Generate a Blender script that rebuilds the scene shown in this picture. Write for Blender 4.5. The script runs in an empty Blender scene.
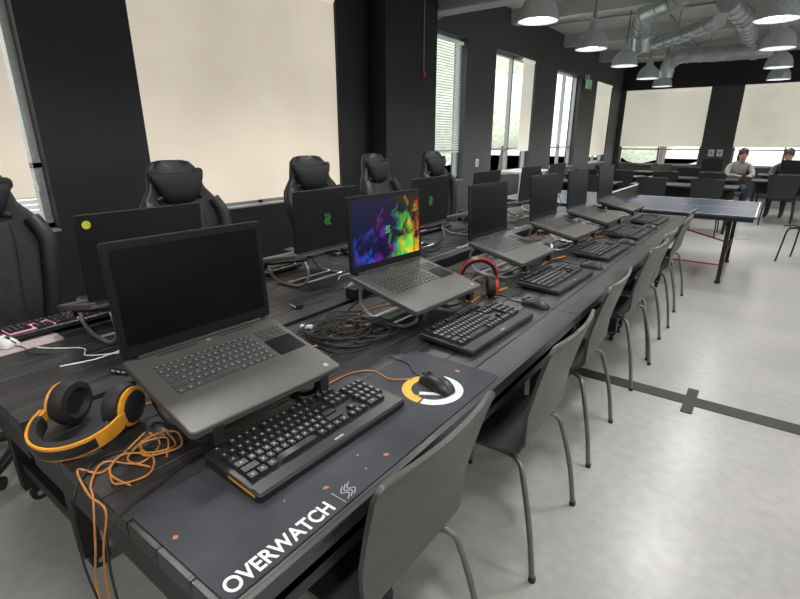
import bpy, bmesh, math, random
from mathutils import Matrix, Vector, Euler
random.seed(4)
rad=math.radians
sc=bpy.context.scene
COL=sc.collection
TZ=.76

# ------------------------------------------------------------------ materials
def newmat(name):
    m=bpy.data.materials.new(name); m.use_nodes=True
    nt=m.node_tree; b=nt.nodes['Principled BSDF']; return m,nt,b
def P(name,col,rough=.5,metal=0,spec=.5,var=.12,scale=30,bump=0,emit=None,estr=0,coat=0,sheen=0):
    m,nt,b=newmat(name)
    b.inputs['Roughness'].default_value=rough; b.inputs['Metallic'].default_value=metal
    b.inputs['Specular IOR Level'].default_value=spec
    b.inputs['Coat Weight'].default_value=coat
    tc=nt.nodes.new('ShaderNodeTexCoord'); n=nt.nodes.new('ShaderNodeTexNoise')
    n.inputs['Scale'].default_value=scale; n.inputs['Detail'].default_value=4
    nt.links.new(tc.outputs['Object'],n.inputs['Vector'])
    r=nt.nodes.new('ShaderNodeValToRGB')
    r.color_ramp.elements[0].position=.3; r.color_ramp.elements[1].position=.7
    r.color_ramp.elements[0].color=tuple(c*(1-var) for c in col)+(1,)
    r.color_ramp.elements[1].color=tuple(min(1,c*(1+var)) for c in col)+(1,)
    nt.links.new(n.outputs['Fac'],r.inputs['Fac']); nt.links.new(r.outputs['Color'],b.inputs['Base Color'])
    if bump:
        bp=nt.nodes.new('ShaderNodeBump'); bp.inputs['Strength'].default_value=bump; bp.inputs['Distance'].default_value=.004
        nt.links.new(n.outputs['Fac'],bp.inputs['Height']); nt.links.new(bp.outputs['Normal'],b.inputs['Normal'])
    if emit:
        b.inputs['Emission Color'].default_value=tuple(emit)+(1,); b.inputs['Emission Strength'].default_value=estr
    return m
def E(name,col,s):
    return P(name,(.02,.02,.02),.5,emit=col,estr=s)

def table_mat():
    m,nt,b=newmat('black_stained_planks'); N=nt.nodes.new; L=nt.links.new
    tc=N('ShaderNodeTexCoord'); sep=N('ShaderNodeSeparateXYZ'); L(tc.outputs['Object'],sep.inputs[0])
    mp=N('ShaderNodeMapping'); mp.inputs['Scale'].default_value=(26,2.2,26); L(tc.outputs['Object'],mp.inputs[0])
    n=N('ShaderNodeTexNoise'); n.inputs['Scale'].default_value=1.6; n.inputs['Detail'].default_value=8; n.inputs['Roughness'].default_value=.65; L(mp.outputs[0],n.inputs['Vector'])
    r=N('ShaderNodeValToRGB'); r.color_ramp.elements[0].position=.3; r.color_ramp.elements[1].position=.75
    r.color_ramp.elements[0].color=(.010,.010,.011,1); r.color_ramp.elements[1].color=(.055,.053,.055,1); L(n.outputs['Fac'],r.inputs['Fac'])
    dv=N('ShaderNodeMath'); dv.operation='DIVIDE'; dv.inputs[1].default_value=.112; L(sep.outputs['X'],dv.inputs[0])
    fr=N('ShaderNodeMath'); fr.operation='FRACT'; L(dv.outputs[0],fr.inputs[0])
    fl=N('ShaderNodeMath'); fl.operation='FLOOR'; L(dv.outputs[0],fl.inputs[0])
    wn=N('ShaderNodeTexWhiteNoise'); wn.noise_dimensions='1D'; L(fl.outputs[0],wn.inputs['W'])
    gr=N('ShaderNodeMath'); gr.operation='LESS_THAN'; gr.inputs[1].default_value=.045; L(fr.outputs[0],gr.inputs[0])
    ml=N('ShaderNodeMath'); ml.operation='MULTIPLY_ADD'; ml.inputs[1].default_value=.5; ml.inputs[2].default_value=.75; L(wn.outputs['Value'],ml.inputs[0])
    mx=N('ShaderNodeMix'); mx.data_type='RGBA'; mx.blend_type='MULTIPLY'; mx.inputs[0].default_value=1
    L(r.outputs['Color'],mx.inputs[6]); L(ml.outputs[0],mx.inputs[7])
    m2=N('ShaderNodeMix'); m2.data_type='RGBA'; L(gr.outputs[0],m2.inputs[0]); L(mx.outputs[2],m2.inputs[6]); m2.inputs[7].default_value=(.003,.003,.003,1)
    L(m2.outputs[2],b.inputs['Base Color'])
    rr=N('ShaderNodeMath'); rr.operation='MULTIPLY_ADD'; rr.inputs[1].default_value=.3; rr.inputs[2].default_value=.25; L(n.outputs['Fac'],rr.inputs[0]); L(rr.outputs[0],b.inputs['Roughness'])
    sb=N('ShaderNodeMath'); sb.operation='SUBTRACT'; L(n.outputs['Fac'],sb.inputs[0]); L(gr.outputs[0],sb.inputs[1])
    bp=N('ShaderNodeBump'); bp.inputs['Strength'].default_value=.5; bp.inputs['Distance'].default_value=.002; L(sb.outputs[0],bp.inputs['Height']); L(bp.outputs[0],b.inputs['Normal'])
    return m
def floor_mat():
    m,nt,b=newmat('polished_concrete'); N=nt.nodes.new; L=nt.links.new
    tc=N('ShaderNodeTexCoord')
    a=N('ShaderNodeTexNoise'); a.inputs['Scale'].default_value=.9; a.inputs['Detail'].default_value=5; a.inputs['Roughness'].default_value=.5; L(tc.outputs['Object'],a.inputs['Vector'])
    r=N('ShaderNodeValToRGB'); e=r.color_ramp.elements; e[0].position=.25; e[1].position=.78
    e[0].color=(.305,.30,.285,1); e[1].color=(.375,.37,.35,1); L(a.outputs['Fac'],r.inputs['Fac'])
    s=N('ShaderNodeTexNoise'); s.inputs['Scale'].default_value=18; s.inputs['Detail'].default_value=6; L(tc.outputs['Object'],s.inputs['Vector'])
    r2=N('ShaderNodeValToRGB'); r2.color_ramp.elements[0].position=.35; r2.color_ramp.elements[0].color=(.92,.92,.92,1); r2.color_ramp.elements[1].position=.65; r2.color_ramp.elements[1].color=(1.03,1.03,1.03,1); L(s.outputs['Fac'],r2.inputs['Fac'])
    mx=N('ShaderNodeMix'); mx.data_type='RGBA'; mx.blend_type='MULTIPLY'; mx.inputs[0].default_value=1; L(r.outputs['Color'],mx.inputs[6]); L(r2.outputs['Color'],mx.inputs[7])
    L(mx.outputs[2],b.inputs['Base Color'])
    rr=N('ShaderNodeMath'); rr.operation='MULTIPLY_ADD'; rr.inputs[1].default_value=.08; rr.inputs[2].default_value=.25; L(a.outputs['Fac'],rr.inputs[0]); L(rr.outputs[0],b.inputs['Roughness'])
    return m
def nebula_mat():
    m,nt,b=newmat('rainbow_wallpaper_screen'); N=nt.nodes.new; L=nt.links.new
    b.inputs['Base Color'].default_value=(.005,.005,.005,1); b.inputs['Roughness'].default_value=.25; b.inputs['Specular IOR Level'].default_value=.2
    tc=N('ShaderNodeTexCoord'); sep=N('ShaderNodeSeparateXYZ'); L(tc.outputs['Object'],sep.inputs[0])
    n=N('ShaderNodeTexNoise'); n.inputs['Scale'].default_value=12; n.inputs['Detail'].default_value=9; n.inputs['Distortion'].default_value=.9; L(tc.outputs['Object'],n.inputs['Vector'])
    a=N('ShaderNodeMath'); a.operation='MULTIPLY_ADD'; a.inputs[1].default_value=1.7; a.inputs[2].default_value=.08; L(sep.outputs['X'],a.inputs[0])
    a2=N('ShaderNodeMath'); a2.operation='ADD'; L(a.outputs[0],a2.inputs[0])
    nm=N('ShaderNodeMath'); nm.operation='MULTIPLY'; nm.inputs[1].default_value=.8; L(n.outputs['Fac'],nm.inputs[0]); L(nm.outputs[0],a2.inputs[1])
    r=N('ShaderNodeValToRGB'); cr=r.color_ramp
    cr.elements[0].position=0; cr.elements[0].color=(.01,.04,.35,1); cr.elements[1].position=1; cr.elements[1].color=(.9,.05,.02,1)
    for p,c in [(.2,(.02,.10,.7)),(.34,(.2,.02,.6)),(.46,(.35,.02,.45)),(.54,(.02,.35,.35)),(.64,(.15,.7,.05)),(.74,(.9,.6,.02)),(.86,(.9,.2,.02))]:
        q=cr.elements.new(p); q.color=c+(1,)
    L(a2.outputs[0],r.inputs['Fac'])
    n2=N('ShaderNodeTexNoise'); n2.inputs['Scale'].default_value=16; n2.inputs['Detail'].default_value=10; n2.inputs['Distortion'].default_value=.6; L(tc.outputs['Object'],n2.inputs['Vector'])
    zz=N('ShaderNodeMath'); zz.operation='MULTIPLY_ADD'; zz.inputs[1].default_value=-1.1; zz.inputs[2].default_value=.37; L(sep.outputs['Z'],zz.inputs[0])
    zx=N('ShaderNodeMath'); zx.operation='MULTIPLY_ADD'; zx.inputs[1].default_value=.4; L(sep.outputs['X'],zx.inputs[0]); L(zz.outputs[0],zx.inputs[2])
    ad=N('ShaderNodeMath'); ad.operation='ADD'; L(n2.outputs['Fac'],ad.inputs[0]); L(zx.outputs[0],ad.inputs[1])
    r2=N('ShaderNodeValToRGB'); r2.color_ramp.elements[0].position=.45; r2.color_ramp.elements[0].color=(.02,.02,.05,1); r2.color_ramp.elements[1].position=.74; L(ad.outputs[0],r2.inputs['Fac'])
    mx=N('ShaderNodeMix'); mx.data_type='RGBA'; mx.blend_type='MULTIPLY'; mx.inputs[0].default_value=1; L(r.outputs['Color'],mx.inputs[6]); L(r2.outputs['Color'],mx.inputs[7])
    L(mx.outputs[2],b.inputs['Emission Color']); b.inputs['Emission Strength'].default_value=.9
    return m
def mat_mat():
    m,nt,b=newmat('printed_cloth_mat'); N=nt.nodes.new; L=nt.links.new
    tc=N('ShaderNodeTexCoord')
    v=N('ShaderNodeTexVoronoi'); v.inputs['Scale'].default_value=24; L(tc.outputs['Object'],v.inputs['Vector'])
    lt=N('ShaderNodeMath'); lt.operation='LESS_THAN'; lt.inputs[1].default_value=.17; L(v.outputs['Distance'],lt.inputs[0])
    n=N('ShaderNodeTexNoise'); n.inputs['Scale'].default_value=6; L(tc.outputs['Object'],n.inputs['Vector'])
    gt=N('ShaderNodeMath'); gt.operation='GREATER_THAN'; gt.inputs[1].default_value=.52; L(n.outputs['Fac'],gt.inputs[0])
    mu=N('ShaderNodeMath'); mu.operation='MULTIPLY'; L(lt.outputs[0],mu.inputs[0]); L(gt.outputs[0],mu.inputs[1])
    n3=N('ShaderNodeTexNoise'); n3.inputs['Scale'].default_value=4; n3.inputs['Detail'].default_value=5; L(tc.outputs['Object'],n3.inputs['Vector'])
    r=N('ShaderNodeValToRGB'); r.color_ramp.elements[0].position=.35; r.color_ramp.elements[0].color=(.022,.025,.031,1); r.color_ramp.elements[1].position=.75; r.color_ramp.elements[1].color=(.05,.054,.062,1); L(n3.outputs['Fac'],r.inputs['Fac'])
    mx=N('ShaderNodeMix'); mx.data_type='RGBA'; L(mu.outputs[0],mx.inputs[0]); L(r.outputs['Color'],mx.inputs[6]); mx.inputs[7].default_value=(.40,.16,.06,1)
    L(mx.outputs[2],b.inputs['Base Color']); b.inputs['Roughness'].default_value=.8
    return m
def glow_shade_mat(name,c,s):
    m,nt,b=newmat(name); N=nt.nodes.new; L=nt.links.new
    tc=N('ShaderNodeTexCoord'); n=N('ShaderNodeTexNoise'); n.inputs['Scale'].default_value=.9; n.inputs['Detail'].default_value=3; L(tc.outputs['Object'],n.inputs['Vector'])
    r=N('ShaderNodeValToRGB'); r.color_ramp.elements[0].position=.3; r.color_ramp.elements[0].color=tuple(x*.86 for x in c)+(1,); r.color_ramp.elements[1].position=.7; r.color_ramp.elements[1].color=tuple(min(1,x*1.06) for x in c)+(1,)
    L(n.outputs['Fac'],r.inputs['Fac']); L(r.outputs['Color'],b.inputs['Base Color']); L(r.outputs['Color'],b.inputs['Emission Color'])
    b.inputs['Emission Strength'].default_value=s; b.inputs['Roughness'].default_value=.9  # self-glow put into fabric and slats in place of daylight behind them
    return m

m_table=table_mat(); m_floor=floor_mat(); m_neb=nebula_mat(); m_mat=mat_mat()
m_blk=P('black_plastic',(.014,.014,.015),.42,var=.2)
m_key=P('black_keycap',(.016,.016,.018),.45,var=.2)
m_body=P('dark_aluminium',(.095,.092,.088),.45,.3,var=.06)
m_lid=P('matte_black_lid',(.010,.010,.011),.5,spec=.3,var=.1)
m_scr=P('dark_screen',(.003,.003,.003),.3,spec=.12)
m_bezel=P('screen_bezel',(.006,.006,.006),.4,spec=.2)
m_lkey=P('laptop_key',(.05,.05,.052),.5)
m_legend=P('key_legend',(.35,.35,.36),.6)
m_pad=P('trackpad_glass',(.008,.008,.009),.3,spec=.3)
m_silver=P('satin_silver',(.45,.45,.47),.35,.8,var=.05)
m_white=P('white_plastic',(.75,.75,.74),.4)
m_chair=P('charcoal_chair_shell',(.047,.046,.044),.42,var=.08,bump=.15,scale=60)
m_leg=P('grey_chair_tube',(.16,.16,.16),.35,.6)
m_black_metal=P('black_metal',(.015,.015,.016),.45,.3)
m_leather=P('black_leather',(.012,.012,.014),.5,var=.25,scale=60,bump=.3)
m_quilt=P('black_quilted_leather',(.018,.018,.02),.55,var=.4,scale=25,bump=.6)
m_pillow=P('black_pillow_cloth',(.008,.008,.009),.8,var=.2)
m_yel=P('amber_plastic',(.66,.29,.025),.4)
m_red=P('red_plastic',(.6,.05,.03),.4)
m_cush=P('ear_cushion',(.012,.012,.012),.65,bump=.3)
m_orange_cable=P('orange_cable',(.5,.2,.04),.55)
m_cable=P('black_cable',(.012,.012,.012),.5)
m_pinkglow=E('pink_key_glow',(1,.4,.6),.7)
m_green=E('green_mark',(.1,.6,.1),.4)
m_gb=E('bright_green_mark',(.05,1,.1),.8)
m_sticker=P('yellow_sticker',(.65,.7,.03),.6)
m_printwhite=P('print_white',(.7,.7,.7),.7)
m_printorange=P('print_yellow',(.75,.40,.05),.7)
m_wallblk=P('black_wall_paint',(.013,.0135,.016),.6,var=.15,scale=3)
m_wallgry=P('charcoal_wall_paint',(.072,.072,.074),.6,var=.1,scale=3)
m_walllt=P('grey_wall_paint',(.25,.25,.25),.7,var=.05,scale=3)
m_frame=P('window_frame_aluminium',(.35,.36,.36),.4,.3)
m_shade=glow_shade_mat('roller_shade_fabric_glow',(.76,.67,.55),.50)
m_shade2=glow_shade_mat('back_roller_shade_fabric_glow',(.74,.71,.60),.50)
m_blind=glow_shade_mat('blind_slat_glow',(.45,.47,.45),.4)
m_ceil=P('ceiling_concrete',(.6,.6,.58),.85,var=.12,scale=2)
m_beam=P('beam_paint',(.6,.61,.6),.7)
m_duct=P('galvanised_duct',(.6,.62,.63),.35,.7,var=.15,scale=8)
m_lamp=P('spun_aluminium_lamp',(.6,.62,.64),.4,.4)
m_bulb=E('lamp_diffuser',(1,1,1),5)
m_tape=P('black_floor_tape',(.02,.02,.02),.6)
m_ppt=P('table_tennis_blue',(.048,.060,.088),.3,var=.05)
m_skin=P('skin',(.5,.3,.22),.5)
m_hair=P('dark_hair',(.02,.014,.01),.5,bump=.4)
m_shirt=P('grey_sweater',(.25,.25,.22),.9)
m_shirt2=P('dark_sweater',(.06,.06,.07),.9)
m_jean=P('jeans',(.03,.04,.07),.8)
m_leaf=P('foliage_glow',(.42,.46,.34),.8,var=.5,scale=6,bump=.8,emit=(.62,.66,.55),estr=.75)  # emission added so the leaves look overexposed by daylight
m_bark=P('bark',(.2,.16,.12),.9)
m_grass=P('outdoor_ground',(.5,.5,.45),.9,scale=2)
m_pink=P('pink_mousepad_cloth',(.45,.36,.38),.8)

# ------------------------------------------------------------------ mesh builder
class B:
    def __init__(s): s.bm=bmesh.new(); s.mats=[]; s.T=Matrix()
    def mi(s,m):
        if m not in s.mats: s.mats.append(m)
        return s.mats.index(m)
    def v(s,p): return s.bm.verts.new(s.T@Vector(p))
    def face(s,vs,m):
        try:
            f=s.bm.faces.new(vs); f.material_index=s.mi(m); return f
        except ValueError: return None
    def box(s,c,d,m,R=None,tp=1.0):
        R=R or Matrix(); c=Vector(c); q=[]
        for z in (-1,1):
            k=tp if z>0 else 1
            for x,y in((-1,-1),(1,-1),(1,1),(-1,1)):
                q.append(s.v(c+R.to_3x3()@Vector((x*d[0]/2*k,y*d[1]/2*k,z*d[2]/2))))
        for f in((0,3,2,1),(4,5,6,7),(0,1,5,4),(1,2,6,5),(2,3,7,6),(3,0,4,7)): s.face([q[i] for i in f],m)
    def loft(s,rings,m,cap=True,closed=False):
        R=[[s.v(p) for p in r] for r in rings]; n=len(R[0])
        for a,b in zip(R,R[1:]+([R[0]] if closed else [])):
            for i in range(n): s.face([a[i],a[(i+1)%n],b[(i+1)%n],b[i]],m)
        if cap and not closed:
            s.face(R[0][::-1],m); s.face(R[-1],m)
    def slab(s,c,d,r,ch,m,R=None,seg=4,mtop=None):
        R=(R or Matrix()).to_3x3(); c=Vector(c)
        def ring(z,ins):
            o=[]; rr=max(r-ins,.0005); X=d[0]/2-ins-rr; Y=d[1]/2-ins-rr
            for cx,cy,a0 in((X,Y,0),(-X,Y,90),(-X,-Y,180),(X,-Y,270)):
                for i in range(seg+1):
                    a=rad(a0+90*i/seg); o.append(c+R@Vector((cx+rr*math.cos(a),cy+rr*math.sin(a),z)))
            return o
        h=d[2]/2
        s.loft([ring(-h,ch),ring(-h+ch,0),ring(h-ch,0),ring(h,ch)],m)
    def tube(s,pts,r,m,n=8,sm=0,cap=True,closed=False):
        pts=[Vector(p) for p in pts]
        if sm: pts=cr(pts,sm,closed)
        rs=r if isinstance(r,list) else None
        rings=[]; N=len(pts); up=None
        for i,p in enumerate(pts):
            if closed: t=(pts[(i+1)%N]-pts[i-1])
            else: t=(pts[min(i+1,N-1)]-pts[max(i-1,0)])
            if t.length<1e-9: t=Vector((0,0,1))
            t.normalize()
            if up is None:
                up=Vector((0,0,1)) if abs(t.z)<.9 else Vector((1,0,0))
            a=t.cross(up)
            if a.length<1e-6: a=t.cross(Vector((0,1,0)))
            a.normalize(); b=a.cross(t).normalized(); up=b
            ra=r if rs is None else rs[0]+(rs[-1]-rs[0])*i/(N-1) if len(rs)==2 else rs[min(i*len(rs)//N,len(rs)-1)]
            rings.append([p+a*math.cos(2*math.pi*k/n)*ra+b*math.sin(2*math.pi*k/n)*ra for k in range(n)])
        s.loft(rings,m,cap,closed)
    def cyl(s,a,b,r,m,n=16,r2=None): s.tube([a,b],[r,r if r2 is None else r2],m,n)
    def lathe(s,prof,m,c=(0,0,0),R=None,n=24,cap=True):
        R=(R or Matrix()).to_3x3(); c=Vector(c)
        s.loft([[c+R@Vector((r*math.cos(2*math.pi*k/n),r*math.sin(2*math.pi*k/n),z)) for k in range(n)] for r,z in prof],m,cap)
    def ell(s,c,d,m,R=None,nu=14,nv=9,e=1.0):
        R=(R or Matrix()).to_3x3(); c=Vector(c); rings=[]
        for j in range(nv+1):
            ph=-math.pi/2+math.pi*j/nv; ph=max(-1.5,min(1.5,ph)); cz,sz=math.cos(ph),math.sin(ph)
            f=lambda q: math.copysign(abs(q)**e,q)
            rings.append([c+R@Vector((d[0]*f(cz)*f(math.cos(2*math.pi*k/nu)),d[1]*f(cz)*f(math.sin(2*math.pi*k/nu)),d[2]*f(sz))) for k in range(nu)])
        s.loft(rings,m)
    def mesh(s,name,ang=38):
        bmesh.ops.recalc_face_normals(s.bm,faces=s.bm.faces[:])
        me=bpy.data.meshes.new(name); s.bm.to_mesh(me); s.bm.free()
        for m in s.mats: me.materials.append(m)
        for p in me.polygons: p.use_smooth=True
        me.set_sharp_from_angle(angle=rad(ang)); return me
    def done(s,name,loc=(0,0,0),rz=0,ang=38,parent=None):
        return put(s.mesh(name,ang),name,loc,rz,parent)
def put(me,name,loc=(0,0,0),rz=0,parent=None):
    o=bpy.data.objects.new(name,me); COL.objects.link(o); o.location=loc; o.rotation_euler=(0,0,rad(rz))
    if parent: o.parent=parent
    return o
def cr(p,k,closed=False):
    o=[]; n=len(p)
    rng=range(n if closed else n-1)
    for i in rng:
        if closed: a,b,c,d=p[i-1],p[i],p[(i+1)%n],p[(i+2)%n]
        else: a,b,c,d=p[max(i-1,0)],p[i],p[i+1],p[min(i+2,n-1)]
        for j in range(k):
            t=j/k; o.append(.5*((2*b)+(c-a)*t+(2*a-5*b+4*c-d)*t*t+(3*b-a-3*c+d)*t**3))
    if not closed: o.append(p[-1])
    return o
def RX(a): return Matrix.Rotation(rad(a),4,'X')
def RY(a): return Matrix.Rotation(rad(a),4,'Y')
def RZ(a): return Matrix.Rotation(rad(a),4,'Z')

# ------------------------------------------------------------------ room shell
XR=5.25
b=B(); b.box((.6,5.85,-.05),(9.7,21.3,.1),m_floor); b.done('floor')
b=B(); b.box((.6,5.85,3.62),(9.7,21.3,.1),m_ceil)
for yy in (8.6,11.2,13.8): b.box((.6,yy,3.47),(9.2,.22,.24),m_ceil)
b.done('ceiling')
ZS,ZT=.88,2.92
WL=[(-.3,1.31),(2.03,4.24),(6.2,7.05),(8.03,9.75),(10.9,12.5),(13.8,15.3)]
XW=-4.0
def wallseg(b,along,lo,hi,z0,z1,m,other,th):
    if along=='y': b.box((other-th/2,(lo+hi)/2,(z0+z1)/2),(th,hi-lo,z1-z0),m)
    else: b.box(((lo+hi)/2,other+th/2,(z0+z1)/2),(hi-lo,th,z1-z0),m)
b=B()
edges=[-4.5]+[e for w in WL for e in w]+[16.3]
for i in range(0,len(edges),2):
    m=m_wallblk if edges[i]<5 else m_wallgry
    wallseg(b,'y',edges[i],edges[i+1],ZS,ZT,m,XW,.22)
wallseg(b,'y',-4.5,5.9,0,ZS,m_wallblk,XW,.22); wallseg(b,'y',5.9,16.3,0,ZS,m_wallgry,XW,.22)
wallseg(b,'y',-4.5,5.9,ZT,3.57,m_wallblk,XW,.22); wallseg(b,'y',5.9,16.52,ZT,3.57,m_wallgry,XW,.22)
b.done('wall_left')
b=B(); WB=[(-3.86,-1.72),(-.98,1.3),(2.2,4.6)]
e=[-4.0]+[q for w in WB for q in w]+[XR]
for i in range(0,len(e),2): wallseg(b,'x',e[i],e[i+1],ZS-.1,2.85,m_wallgry,16.3,.22)
wallseg(b,'x',-4,XR,0,ZS-.1,m_wallgry,16.3,.22); wallseg(b,'x',-4,XR,2.85,3.57,m_wallblk,16.3,.22)
b.done('wall_back')
b=B(); WR=[(-3.4,-.8),(.6,3.6),(4.9,7.9),(9.2,12.0),(13.2,15.6)]
e=[-4.5]+[q for w in WR for q in w]+[16.3]
for i in range(0,len(e),2): wallseg(b,'y',e[i],e[i+1],.5,3.0,m_walllt,XR+.2,.2)
wallseg(b,'y',-4.5,16.3,0,.5,m_walllt,XR+.2,.2); wallseg(b,'y',-4.5,16.3,3.0,3.57,m_walllt,XR+.2,.2)
b.done('wall_right')
b=B(); wallseg(b,'x',-4,XR,0,3.57,m_wallgry,-4.7,.2); b.done('wall_rear')
b=B(); b.box((-3.87,5.28,1.785),(.26,1.06,3.57),m_wallblk); b.box((-3.8,5.28,.05),(.42,1.1,.1),m_wallblk); b.done('trim_1')
b=B()
b.slab((-3.93,6.0,1.785),(.10,.10,3.57),.03,.005,m_frame); b.box((-3.93,6.0,3.05),(.14,.14,.1),m_frame)
b.done('wall_conduit')
b=B()
for z,w in((3.04,.26),(3.36,.26)): b.box((.6,5.95,z),(9.15,w,.03),m_beam)
b.box((.6,5.95,3.2),(9.15,.05,.31),m_beam)
for x in range(-3,5): b.box((x,5.95,3.2),(.02,.2,.3),m_beam)
b.box((.6,5.95,3.47),(9.15,.2,.2),m_beam)
b.done('steel_beam')

def window(n,along,lo,hi,z0,z1,other,mull=0,sgn=1):
    b=B(); fw=.05
    def bx(u,z,du,dz,d=.07):
        if along=='y': b.box((other-.13*sgn,u,z),(d,du,dz),m_frame)
        else: b.box((u,other+.13,z),(du,d,dz),m_frame)
    bx((lo+hi)/2,z0+fw/2,hi-lo,fw); bx((lo+hi)/2,z1-fw/2,hi-lo,fw)
    bx(lo+fw/2,(z0+z1)/2,fw,z1-z0); bx(hi-fw/2,(z0+z1)/2,fw,z1-z0)
    for i in range(mull):
        bx(lo+(hi-lo)*(i+1)/(mull+1),(z0+z1)/2,.05,z1-z0)
    bx((lo+hi)/2,z0+.45,hi-lo,.035)
    if along=='y': b.box((other-.06*sgn,(lo+hi)/2,z0+.008),(.14,hi-lo,.016),m_frame)
    else: b.box(((lo+hi)/2,other+.06,z0+.008),(hi-lo,.14,.016),m_frame)
    b.done('window_%d'%n)
def shade(along,lo,hi,z0,z1,other,m,split=None):
    b=B(); parts=[(lo,hi)] if not split else [(lo,split+.004),(split-.004,hi)]
    for q,(l,h) in enumerate(parts):
        o_=q*.006
        if along=='y':
            b.box((other-.03-o_,(l+h)/2,(z0+z1)/2),(.003,h-l-.004,z1-z0),m); b.box((other-.03-o_,(l+h)/2,z0),(.005,h-l-.004,.03),m)
            b.cyl((other-.035,l+.01,z1-.03),(other-.035,h-.01,z1-.03),.028,m)
        else:
            b.box(((l+h)/2,other+.03+o_,(z0+z1)/2),(h-l-.004,.003,z1-z0),m); b.box(((l+h)/2,other+.03+o_,z0),(h-l-.004,.005,.03),m)
            b.cyl((l+.01,other+.035,z1-.03),(h-.01,other+.035,z1-.03),.028,m)
    b.done('roller_shade')
def blinds(lo,hi,z0,z1,other):
    b=B(); z=z1-.04
    b.box((other-.05,(lo+hi)/2,z1-.02),(.05,hi-lo-.02,.04),m_blind)
    while z>z0:
        b.box((other-.05,(lo+hi)/2,z),(.035,hi-lo-.04,.002),m_blind,R=RY(35)); z-=.036
    for q in(.2,.8): b.box((other-.05,lo+(hi-lo)*q,(z0+z1)/2),(.002,.004,z1-z0),m_blind)
    b.done('venetian_blind')
mull=[1,1,0,1,1,1]
for i,(l,h) in enumerate(WL): window(i+1,'y',l,h,ZS,ZT,XW,mull[i])
for i,(l,h) in enumerate(WB): window(i+7,'x',l,h,ZS-.1,2.85,16.3,1)
for i,(l,h) in enumerate(WR): window(i+10,'y',l,h,.5,3.0,XR,1,-1)
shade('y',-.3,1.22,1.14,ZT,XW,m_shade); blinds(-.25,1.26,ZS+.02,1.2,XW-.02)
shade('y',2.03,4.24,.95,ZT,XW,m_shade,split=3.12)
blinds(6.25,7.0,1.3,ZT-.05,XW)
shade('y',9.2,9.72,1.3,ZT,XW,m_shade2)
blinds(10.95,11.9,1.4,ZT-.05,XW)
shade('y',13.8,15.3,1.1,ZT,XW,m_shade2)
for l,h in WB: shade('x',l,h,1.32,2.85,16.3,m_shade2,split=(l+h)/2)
b=B(); b.slab((-3.725,5.5,2.28),(.03,.05,.07),.01,.004,m_red)
b.tube([(-3.73,5.5,2.3),(-3.73,5.5,3.1),(-3.73,5.42,3.5)],.006,m_frame); b.done('fire_alarm')
b=B(); b.box((-3.99,7.5,1.13),(.02,.09,.12),m_white); b.box((-3.975,7.5,1.15),(.01,.03,.03),m_frame); b.box((-3.975,7.5,1.11),(.01,.03,.03),m_frame); b.done('wall_outlet')
b=B()
for x in(-1.45,-1.25): b.box((x,16.28,1.15),(.14,.03,.18),m_white); b.box((x,16.26,1.15),(.04,.02,.08),m_frame)
b.done('light_switch_plate')
b=B(); b.slab((-3.9,12.75,2.75),(.06,.3,.2),.01,.004,m_white); b.box((-3.865,12.75,2.75),(.006,.24,.1),m_green); b.box((-3.95,12.75,2.9),(.1,.04,.12),m_white); b.done('exit_sign')

# ------------------------------------------------------------------ ceiling fixtures
b=B()
pr=[(.03,.36),(.045,.34),(.06,.30),(.07,.24),(.10,.215),(.15,.17),(.185,.10),(.20,.02),(.205,0),(.195,0),(.18,.09),(.145,.16),(.09,.205),(.01,.21)]
b.lathe(pr,m_lamp,cap=False,n=28); b.lathe([(.001,.05),(.17,.05),(.172,.06),(.001,.075)],m_bulb,n=24)
b.cyl((0,0,.34),(0,0,.44),.025,m_frame); b.cyl((0,0,.4),(0,0,.95),.006,m_cable,n=6); b.cyl((0,0,.93),(0,0,.95),.05,m_frame)
lampme=b.mesh('pendant_lamp')
for x,y in [(-2.18,5.25),(-2.22,7.2),(-2.25,9.1),(-2.3,11.2),(-2.35,13.0),(-.25,6.6),(-.25,8.6),(-.25,10.8),(-.25,12.9),(1.7,6.6),(1.7,9),(1.7,12),(-2.2,3.2),(-2.2,1.2),(-.25,4.6),(-.25,2.4),(.1,.2),(1.9,4.2),(1.9,1.8),(-1.2,-1.2),(1.9,-.6)]:  # two rows in view first, then unseen pendants added to brighten the room
    o=put(lampme,'pendant_lamp',(x,y,2.63)); 
    ld=bpy.data.lights.new('lamp_light','SPOT'); ld.energy=130; ld.spot_size=rad(150); ld.spot_blend=.7; ld.shadow_soft_size=.17; ld.color=(1,.985,.96)
    lo=bpy.data.objects.new('lamp_light',ld); COL.objects.link(lo); lo.parent=o; lo.location=(0,0,.03)
def duct(pts,r):
    b=B(); P_=cr([Vector(p) for p in pts],6)
    b.tube(P_,r,m_duct,n=18)
    L=0
    for i in range(1,len(P_)):
        L+=(P_[i]-P_[i-1]).length
        if L>.22:
            L=0; t=(P_[i]-P_[i-1]).normalized(); b.tube([P_[i]-t*.012,P_[i]+t*.012],r+.012,m_duct,n=18)
    hz=[p for p in P_[::8] if p.z+r<3.4]
    for p in hz: b.cyl((p.x,p.y,p.z+r-.01),(p.x,p.y,3.57),.006,m_frame,n=6)
    b.done('ventilation_duct')
duct([(-1.2,6.6,3.36),(-1.25,7.7,3.36),(-1.5,8.4,3.33),(-1.95,8.8,3.28),(-2.1,9.3,3.15),(-2.1,9.4,2.85)],.14)
duct([(-.95,9.0,3.34),(-.85,9.9,3.33),(-.8,10.5,3.3),(-.8,12.5,3.3),(-.8,14,3.3)],.14)
duct([(-.4,12.2,3.1),(-1.2,12.2,3.1),(-1.9,12.2,3.12),(-2.15,12.3,3.0),(-2.2,12.35,2.75)],.14)
duct([(-1.0,8.9,3.1),(-1.5,9.6,3.1),(-2.0,10.2,3.1),(-2.6,10.8,3.1)],.10)
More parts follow.
